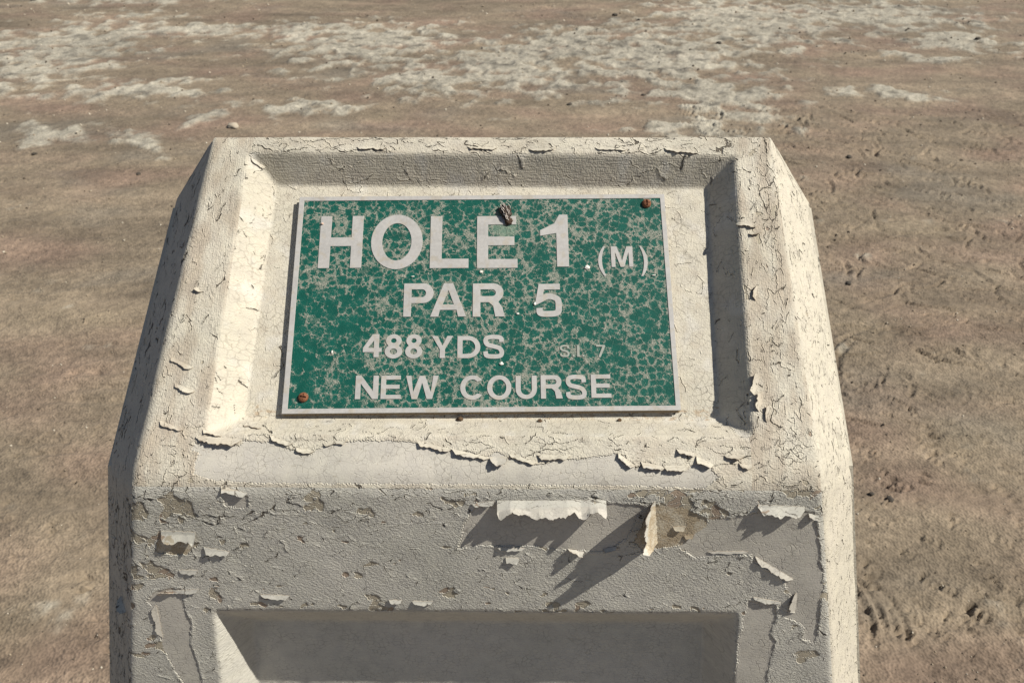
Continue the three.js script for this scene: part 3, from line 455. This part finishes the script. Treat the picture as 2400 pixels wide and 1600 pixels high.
  mesh('face_plate', plate, new THREE.MeshPhysicalMaterial({ map, bumpMap: bm, bumpScale: .0006, roughness: .7, specularIntensity: .45 }), sign);

  // pale raised layer: border and letters
  const pw = 512, pd = new Uint8Array(pw * pw * 4);
  for (let j = 0; j < pw; j++) for (let i = 0; i < pw; i++) { const x = i * .3, y = j * .3, q = (j * pw + i) * 4, a = fbm(x * .06, y * .06, 3), b = fbm(x * .35, y * .35, 3), c2 = noise(x * 1.6, y * 1.6), stain = sst(.05, .4, fbm(x * .13 + 40, y * .13, 3)) * .55; const k = 1 + .14 * a + .17 * b + .07 * c2; pd[q] = enc(mix(.385, .36, stain) * k); pd[q + 1] = enc(mix(.375, .32, stain) * k); pd[q + 2] = enc(mix(.365, .255, stain) * k); pd[q + 3] = 255; }
  const pm = dataTexture(pd, pw, pw, true); pm.wrapS = pm.wrapT = THREE.MirroredRepeatWrapping; pm.repeat.set(1 / .1536, 1 / .1536);
  const paleMat = new THREE.MeshStandardMaterial({ map: pm, roughness: .6 }), fadedMat = new THREE.MeshStandardMaterial({ map: pm, color: new THREE.Color(.76, .82, .76), roughness: .7 });
  const H0 = TOP - .0003, ext = (s, curve = 10) => { const g = new THREE.ExtrudeGeometry(s, { depth: FACE - H0 - .00012, bevelEnabled: true, bevelThickness: .00012, bevelSize: .00012, bevelOffset: -.00012, bevelSegments: 1, curveSegments: curve }); g.translate(0, 0, H0); return g; };
  const rect = (x0, y0, x1, y1) => new THREE.Shape([[x0, y0], [x1, y0], [x1, y1], [x0, y1]].map((p) => new THREE.Vector2(...p)));
  const bw = .0041, fr = rect(-SW / 2 + .0004, -SHT / 2 + .0004, SW / 2 - .0004, SHT / 2 - .0004); fr.holes.push(new THREE.Path(rect(-SW / 2 + bw + .0004, -SHT / 2 + bw, SW / 2 - bw, SHT / 2 - bw).getPoints().reverse()));
  mesh('border', ext(fr), paleMat, sign);
  const v2 = (l) => l.map((p) => new THREE.Vector2(p[0], p[1]));
  // stroke a line of points with mitred joins
  const strokeShape = (pts, t) => { const L = [], R = [], n = pts.length; for (let i = 0; i < n; i++) { const a = pts[Math.max(0, i - 1)], b = pts[i], c = pts[Math.min(n - 1, i + 1)]; let d0 = [b[0] - a[0], b[1] - a[1]], d1 = [c[0] - b[0], c[1] - b[1]]; if (i === 0) d0 = d1; if (i === n - 1) d1 = d0; const l0 = Math.hypot(...d0), l1 = Math.hypot(...d1), n0 = [-d0[1] / l0, d0[0] / l0], n1 = [-d1[1] / l1, d1[0] / l1], m = [n0[0] + n1[0], n0[1] + n1[1]], q = t / 2 / Math.max(.35, (m[0] * n0[0] + m[1] * n0[1]) / Math.hypot(...m)), ml = Math.hypot(...m); L.push([b[0] + m[0] / ml * q, b[1] + m[1] / ml * q]); R.push([b[0] - m[0] / ml * q, b[1] - m[1] / ml * q]); } return new THREE.Shape(v2([...L, ...R.reverse()])); };
  const curve = (pts, n = 40) => new THREE.CatmullRomCurve3(pts.map((p) => new THREE.Vector3(p[0], p[1], 0)), false, 'centripetal').getPoints(n).map((p) => [p.x, p.y]);
  const ell = (cx, cy, a, b, a0 = 0, a1 = 6.28319, n = 40) => [...Array(n + (a1 - a0 < 6.28 ? 1 : 0))].map((_, i) => { const t = a0 + (a1 - a0) * i / n; return [cx + a * Math.cos(t), cy + b * Math.sin(t)]; });
  const ring = (cx, cy, a, b, s1, s2) => { const s = new THREE.Shape(v2(ell(cx, cy, a, b))); s.holes.push(new THREE.Path(v2(ell(cx, cy, a - s1, b - s2).reverse()))); return s; };
  const P = Math.PI;
  function glyph(ch, w, h, s) {                                  // outlines in mm, origin at the lower left; s = stem width
    const t = s * .86, poly = (...l) => new THREE.Shape(v2(l));
    const bowl = (x, y0, y1, xr) => { const r = (y1 - y0) / 2, c = Math.max(x, xr - r); return [[x, y0], ...ell(c, y0 + r, xr - c, r, -P / 2, P / 2, 14), [x, y1]]; };
    switch (ch) {
      case 'H': return poly([0, 0], [s, 0], [s, (h - t) / 2], [w - s, (h - t) / 2], [w - s, 0], [w, 0], [w, h], [w - s, h], [w - s, (h + t) / 2], [s, (h + t) / 2], [s, h], [0, h]);
      case 'L': return poly([0, 0], [w, 0], [w, t], [s, t], [s, h], [0, h]);
      case 'E': return poly([0, 0], [w, 0], [w, t], [s, t], [s, h * .43], [w * .93, h * .43], [w * .93, h * .43 + t], [s, h * .43 + t], [s, h - t], [w * .98, h - t], [w * .98, h], [0, h]);
      case 'I': return poly([0, 0], [w, 0], [w, h], [0, h]);
      case '.': return poly([0, 0], [w, 0], [w, h], [0, h]);
      case '1': return poly([w - s, 0], [w, 0], [w, h], [w - s * .72, h], [w - s * 1.15, h * .83], [0, h * .70], [0, h * .59], [w - s, h * .64]);
      case 'M': return poly([0, 0], [s, 0], [s, h * .72], [w / 2 - s * .45, 0], [w / 2 + s * .45, 0], [w - s, h * .72], [w - s, 0], [w, 0], [w, h], [w - s * 1.45, h], [w / 2, h * .32], [s * 1.45, h], [0, h]);
      case 'N': return poly([0, 0], [s, 0], [s, h * .66], [w - s * 1.08, 0], [w, 0], [w, h], [w - s, h], [w - s, h * .34], [s * 1.08, h], [0, h]);
      case 'W': { const a = s * 1.02; return poly([w * .19, 0], [w * .19 + a, 0], [w * .5, h * .70], [w * .81 - a, 0], [w * .81, 0], [w, h], [w - a, h], [w * .77, h * .30], [w * .5 + a * .52, h], [w * .5 - a * .52, h], [w * .23, h * .30], [a, h], [0, h]); }
      case 'Y': return poly([(w - s) / 2, 0], [(w + s) / 2, 0], [(w + s) / 2, h * .4], [w, h], [w - s * 1.12, h], [w / 2, h * .56], [s * 1.12, h], [0, h], [(w - s) / 2, h * .4]);
      case 'A': { const q = poly([0, 0], [s * 1.06, 0], [w * .5 - w * .5 * .73 + s * .62, h * .2], [w - (w * .5 - w * .5 * .73 + s * .62), h * .2], [w - s * 1.06, 0], [w, 0], [w / 2 + s * .62, h], [w / 2 - s * .62, h]); q.holes.push(new THREE.Path(v2([[w * .5 - w * .155, h * .2 + t * .9], [w / 2, h * .80], [w * .5 + w * .155, h * .2 + t * .9]]))); return q; }
      case '4': { const q = poly([w * .58, 0], [w * .58 + s, 0], [w * .58 + s, h * .22], [w, h * .22], [w, h * .22 + t], [w * .58 + s, h * .22 + t], [w * .58 + s, h], [w * .5, h], [0, h * .22 + t * 1.05], [0, h * .22], [w * .58, h * .22]); q.holes.push(new THREE.Path(v2([[s * .95, h * .22 + t], [w * .58, h * .72], [w * .58, h * .22 + t]]))); return q; }
      case '7': return poly([w * .18, 0], [w * .18 + s * 1.1, 0], [w, h - t], [w, h], [0, h], [0, h - t], [w - s * 1.3, h - t]);
      case 'O': return ring(w / 2, h / 2, w / 2, h / 2, s, t);
      case 'D': { const q = new THREE.Shape(v2([[0, 0], ...ell(w * .46, h / 2, w * .54, h / 2, -P / 2, P / 2, 20), [0, h]])); q.holes.push(new THREE.Path(v2([[s, t], ...ell(w * .46, h / 2, w * .54 - s, h / 2 - t, -P / 2, P / 2, 20), [s, h - t]].reverse()))); return q; }
      case 'P': { const y = h * .40, o = bowl(s, y, h, w), q = new THREE.Shape(v2([[0, 0], [s, 0], ...o, [0, h]])); q.holes.push(new THREE.Path(v2(bowl(s, y + t, h - t, w - s).reverse()))); return q; }
      case 'R': { const y = h * .43, o = bowl(s, y, h, w * .96).slice(1), q = new THREE.Shape(v2([[0, 0], [s, 0], [s, y], [w * .5, y], [w * .64, y * .72], [w * .70, 0], [w, 0], [w * .93, y * .62], [w * .80, y * 1.03], ...o.slice(4), [0, h]])); q.holes.push(new THREE.Path(v2(bowl(s, y + t, h - t, w * .96 - s).reverse()))); return q; }
      case 'U': { const r = w / 2, out = [[0, h], ...ell(r, r * .95, r, r * .95, P, 2 * P, 20), [w, h], [w - s, h], ...ell(r, r * .95, r - s, r * .95 - t, 2 * P, P, 20).map((p) => p), [s, h]]; return new THREE.Shape(v2(out)); }
      case 'C': { const a = ell(w / 2, h / 2, w / 2 * 1.0, h / 2, .62, 2 * P - .62, 36), b = ell(w / 2, h / 2, w / 2 - s, h / 2 - t, .80, 2 * P - .80, 36).reverse(); return new THREE.Shape(v2([...a, ...b])); }
      case '8': { const r1 = [w / 2, h * .735, w * .45, h * .265], r2 = [w / 2, h * .29, w * .5, h * .29], a1 = 0.62, out = [...ell(...r2, P - .93, 2 * P + .93, 30), ...ell(...r1, -a1, P + a1, 30)], q = new THREE.Shape(v2(out)); q.holes.push(new THREE.Path(v2(ell(r1[0], r1[1], r1[2] - s, r1[3] - t, 0, 6.28319, 24).reverse())), new THREE.Path(v2(ell(r2[0], r2[1], r2[2] - s, r2[3] - t, 0, 6.28319, 24).reverse()))); return q; }
      case 'S': { const a = s / 2, b = t / 2; return strokeShape(curve([[w - a * 1.1, h * .69], [w * .84, h * .86], [w * .5, h - b], [w * .17, h * .86], [a * 1.05, h * .72], [w * .22, h * .585], [w * .5, h * .515], [w * .78, h * .43], [w - a, h * .28], [w * .83, h * .13], [w * .5, b], [w * .16, h * .14], [a, h * .31]], 60), (s + t) / 2 * .98); }
      case '5': { const a = s / 2, b = t / 2; return strokeShape([[w * .93, h - b], [w * .22, h - b], [w * .12, h * .50], ...curve([[w * .20, h * .53], [w * .48, h * .62], [w * .82, h * .53], [w - a, h * .33], [w * .82, h * .13], [w * .48, b], [w * .16, h * .12], [a, h * .27]], 40)], (s + t) / 2 * .95); }
      case '(': { const a = [...Array(17)].map((_, i) => { const y = h * i / 16, c = 1 - ((i - 8) / 8) ** 2; return [w - (w - .3) * c - .0, y]; }), q = [...Array(17)].map((_, i) => { const y = h * i / 16, c = 1 - ((i - 8) / 8) ** 2; return [w - (w - .3) * c + s * (.55 + .45 * c), y]; }).reverse(); return new THREE.Shape(v2([...q, ...a])); }
      case ')': { const a = [...Array(17)].map((_, i) => { const y = h * i / 16, c = 1 - ((i - 8) / 8) ** 2; return [(w - .3) * c, y]; }), q = [...Array(17)].map((_, i) => { const y = h * i / 16, c = 1 - ((i - 8) / 8) ** 2; return [(w - .3) * c - s * (.55 + .45 * c), y]; }).reverse(); return new THREE.Shape(v2([...a, ...q])); }
    }
  }
  const TXT = [['H', -130.7, 27.1, 34.6, 45.8, 9], ['O', -89.2, 25.6, 41.5, 48.1, 9], ['L', -41.6, 26.3, 30.9, 45.8, 9.4], ['E', -4, 26, 32.4, 45.8, 9], ['1', 46.9, 26.7, 22.6, 45.8, 9.6], ['(', 92.4, 18.3, 4.8, 25.8, 3.1], ['M', 103.2, 26, 17.4, 18, 3.3], [')', 128.0, 18, 4.6, 25.8, 3.1],
    ['P', -61.3, -14.4, 23.4, 27.9, 6], ['A', -40.3, -14.6, 28.1, 27.9, 6], ['R', -7.1, -14.9, 25.1, 27.9, 6], ['5', 42.3, -15.4, 20.7, 27.5, 5.6],
    ['4', -91.3, -47, 14.4, 18.6, 3.9], ['8', -74.5, -48.2, 13.4, 19.6, 3.9], ['8', -58.8, -48.3, 13.1, 19.6, 3.9], ['Y', -38.4, -48.2, 16.4, 17.9, 4], ['D', -18.7, -48.4, 17.7, 17.9, 4], ['S', 1, -48.9, 16.4, 19.1, 3.9],
    ['S', 60, -48.2, 7.5, 9.8, 1.7], ['.', 69.7, -48.1, 1.6, 1.7, 1.6], ['I', 73.2, -48.1, 2, 9.6, 2], ['.', 77.2, -48.1, 1.6, 1.7, 1.6], ['7', 88.1, -48.6, 6.9, 9.9, 1.7],
    ['N', -95.5, -79.8, 17.4, 18.3, 4], ['E', -76.2, -79.9, 15.2, 18.3, 3.8], ['W', -57.4, -80.2, 24.8, 18.3, 4], ['C', -16.2, -81.2, 18.4, 19.3, 3.9], ['O', 4.2, -81.4, 18.4, 19.3, 3.9], ['U', 25.8, -80.9, 16.1, 18.3, 3.9], ['R', 44.8, -80.7, 16.5, 18.3, 3.9], ['S', 63.5, -81.6, 16.1, 19.3, 3.8], ['E', 82.9, -80.4, 15.2, 18.1, 3.8]];
  for (const [ch, x, y, w2, h2, s] of TXT) {
    const sh = glyph(ch, w2, h2, s), sc = (l) => l.map((p) => new THREE.Vector2((p.x + x) / 1000, (p.y + y) / 1000)), e = sh.extractPoints(10), S = new THREE.Shape(sc(e.shape)); e.holes.forEach((hl) => S.holes.push(new THREE.Path(sc(hl))));
    mesh(/[0-9]/.test(ch) ? 'numeral' : /[A-Z]/.test(ch) ? 'letter' : ch === '.' ? 'full_stop' : 'bracket', ext(S), s <= 2 ? fadedMat : paleMat, sign);
  }
  // two rusty screws with crossed slots
  const ev = new Evaluator(); ev.useGroups = false;
  const headGeo = () => { const p = [[0, .0023], [.0012, .00225], [.0024, .0019], [.0033, .0012], [.0037, .0004], [.0038, 0], [.0038, -.0015], [0, -.0015]].map((q) => new THREE.Vector2(...q)); const g = new THREE.LatheGeometry(p.reverse(), 28); g.rotateX(P / 2); return g; };
  const rust = (() => { const n = 128, d = new Uint8Array(n * n * 4); for (let j = 0; j < n; j++) for (let i = 0; i < n; i++) { const a = fbm(i * .07, j * .07, 4), b = noise(i * .4, j * .4), q = (j * n + i) * 4; d[q] = enc(.19 + .14 * a + .04 * b); d[q + 1] = enc(.075 + .05 * a + .02 * b); d[q + 2] = enc(.035 + .02 * a); d[q + 3] = 255; } return dataTexture(d, n, n, true); })();
  const rustMat = new THREE.MeshStandardMaterial({ map: rust, roughness: .85, metalness: .1 });
  const base = new Brush(headGeo()), bar = (a) => { const b = new Brush(new THREE.BoxGeometry(.0050, .0013, .0026)); b.position.z = .0021; b.rotation.z = a; b.updateMatrixWorld(); return b; };
  base.updateMatrixWorld(); let cut = ev.evaluate(base, bar(.5), SUBTRACTION); cut.updateMatrixWorld(); cut = ev.evaluate(cut, bar(.5 + P / 2), SUBTRACTION);
  for (const [x, y, rz, label] of [[.1345, .0818, -.5, 'rusty cross-head screw in the top right corner of the sign'], [-.1342, -.078, .9, 'rusty cross-head screw in the bottom left corner of the sign']]) { const s = mesh('screw', cut.geometry, rustMat, sign); s.position.set(x, y, TOP + .0009); s.rotation.z = rz; s.userData.label = label; }
}
// things lying on the sign
sign.updateMatrixWorld(true);
function onSign(o, x, y, z) { o.position.copy(sign.localToWorld(new THREE.Vector3(x / 1000, y / 1000, z / 1000))); o.quaternion.copy(sign.quaternion); return o; }
{
  // a crumpled lump of dark debris with pale strands
  const lump = thing('debris_lump', 'crumpled dark brown lump of debris with pale strands, stuck on top of the letter E', 'debris');
  const build = (s, f) => { const g = mergeVertices(new THREE.IcosahedronGeometry(1, 5).deleteAttribute('uv').deleteAttribute('normal')), p = g.attributes.position, v = new THREE.Vector3(); for (let i = 0; i < p.count; i++) { v.fromBufferAttribute(p, i); f(v, s); p.setXYZ(i, v.x, v.y, v.z); } g.computeVertexNormals(); return g; };
  const rough = (v, s) => { const k = .72 + .55 * fbm(v.x * 2.6 + s, v.y * 2.6 + v.z * 1.9, 4) + .25 * Math.abs(noise(v.x * 6 + v.z * 3, v.y * 2.2 + s)); v.multiplyScalar(k); };
  const body = build(3, rough); body.scale(.0056, .0088, .0042); body.rotateZ(.28); mesh('lump', body, new THREE.MeshStandardMaterial({ color: new THREE.Color(.04, .026, .019), roughness: .9 }), lump);
  const tail = build(8, rough); tail.scale(.0038, .0040, .0026); tail.translate(.0022, -.0082, -.0006); mesh('lump', tail, new THREE.MeshStandardMaterial({ color: new THREE.Color(.055, .032, .02), roughness: .9 }), lump);
  const strand = new THREE.MeshStandardMaterial({ color: new THREE.Color(.52, .46, .42), roughness: .8 }), r = rng(12);
  for (let k = 0; k < 15; k++) { const x = (r() - .5) * .006, y = .0055 - .0011 * k * .75, pts = [...Array(5)].map((_, i) => new THREE.Vector3(x + (i - 2) * .00085 + (r() - .5) * .0012, y + (2 - i) * .0013 + (r() - .5) * .0012, .0034 - Math.abs(i - 2) * .0006 - x * x * 60 - y * y * 18)); mesh('strand', new THREE.TubeGeometry(new THREE.CatmullRomCurve3(pts), 10, .00026, 5), strand, lump); }
  onSign(lump, 19.2, 75, 7.6);
  // white crumbs of paint
  const cm = new THREE.MeshStandardMaterial({ color: new THREE.Color(.74, .72, .66), roughness: .7 }), cp = new THREE.MeshStandardMaterial({ color: new THREE.Color(.66, .46, .36), roughness: .7 });
  [[83.8, 26.1, 4.2, 3, 'white crumb of paint lying left of the bracketed letter M'], [-.6, 22.8, 2.6, 2, 'white crumb of paint just below the letter E of the top line'], [136.3, 18.6, 3.0, 1, 'white sliver of paint near the right border of the sign'], [15.2, -53, 3, 2.4, 'white crumb of paint below the letter S of the third line'], [-129.2, 65.8, 2, 1.6, 'pinkish crumb of paint on the letter H', cp], [28, -12.7, 2.4, 1.6, 'white crumb of paint between the letter R and the numeral five'], [-114.8, -42.6, 1.2, 2.8, 'upright white sliver of paint left of the numeral four'], [-54.6, 19.3, 2.6, 1.1, 'white sliver of paint above the letter P'], [41.5, -4.5, 1.8, 2.6, 'white crumb of paint at the upper left of the numeral five']].forEach(([x, y, w, h, label, m2], i) => {
    const g = mergeVertices(new THREE.IcosahedronGeometry(.5, 2).deleteAttribute('uv').deleteAttribute('normal')), p = g.attributes.position; for (let k = 0; k < p.count; k++) { const q = 1 + .5 * noise(p.getX(k) * 4 + i * 7, p.getY(k) * 4 + p.getZ(k) * 3); p.setXYZ(k, p.getX(k) * q * w / 1000, p.getY(k) * q * h / 1000, p.getZ(k) * q * .0014); } g.computeVertexNormals();
    const o = tag(mesh('paint_crumb', g, m2 ?? cm, scene), label, 'paint crumb', 'crumbs of paint on the sign'); onSign(o, x, y, i === 4 ? 7.0 : 6.3);
  });
  // specks of dirt along the lower wall of the sunk field
  const dm = new THREE.MeshStandardMaterial({ color: new THREE.Color(.09, .055, .03), roughness: 1 });
  [[-16, 49.5, 3.6, 'dark crumb of dirt below the middle of the sign, on the lower ledge'], [44, 48.5, 2.6, 'small dark crumb of dirt on the lower ledge right of the middle'], [104, 50, 2.4, 'small dark crumb of dirt on the lower ledge near its right end']].forEach(([u, V, s, label], i) => {
    const g = mergeVertices(new THREE.IcosahedronGeometry(.5, 2).deleteAttribute('uv').deleteAttribute('normal')), p = g.attributes.position; for (let k = 0; k < p.count; k++) { const q = (1 + .6 * noise(p.getX(k) * 4 + i * 5, p.getY(k) * 4 + p.getZ(k) * 3)) * s / 1000; p.setXYZ(k, p.getX(k) * q * 1.3, p.getY(k) * q, p.getZ(k) * q); } g.computeVertexNormals();
    const o = tag(mesh('dirt_crumb', g, dm, scene), label, 'dirt crumb', 'crumbs of dirt under the sign'); o.position.copy(skin(u / 1000, V / 1000)).addScaledVector(skinNormal(u / 1000, V / 1000), relief(u / 1000, V / 1000) + s * .0003);
  });
}
renderer.render(scene, camera);
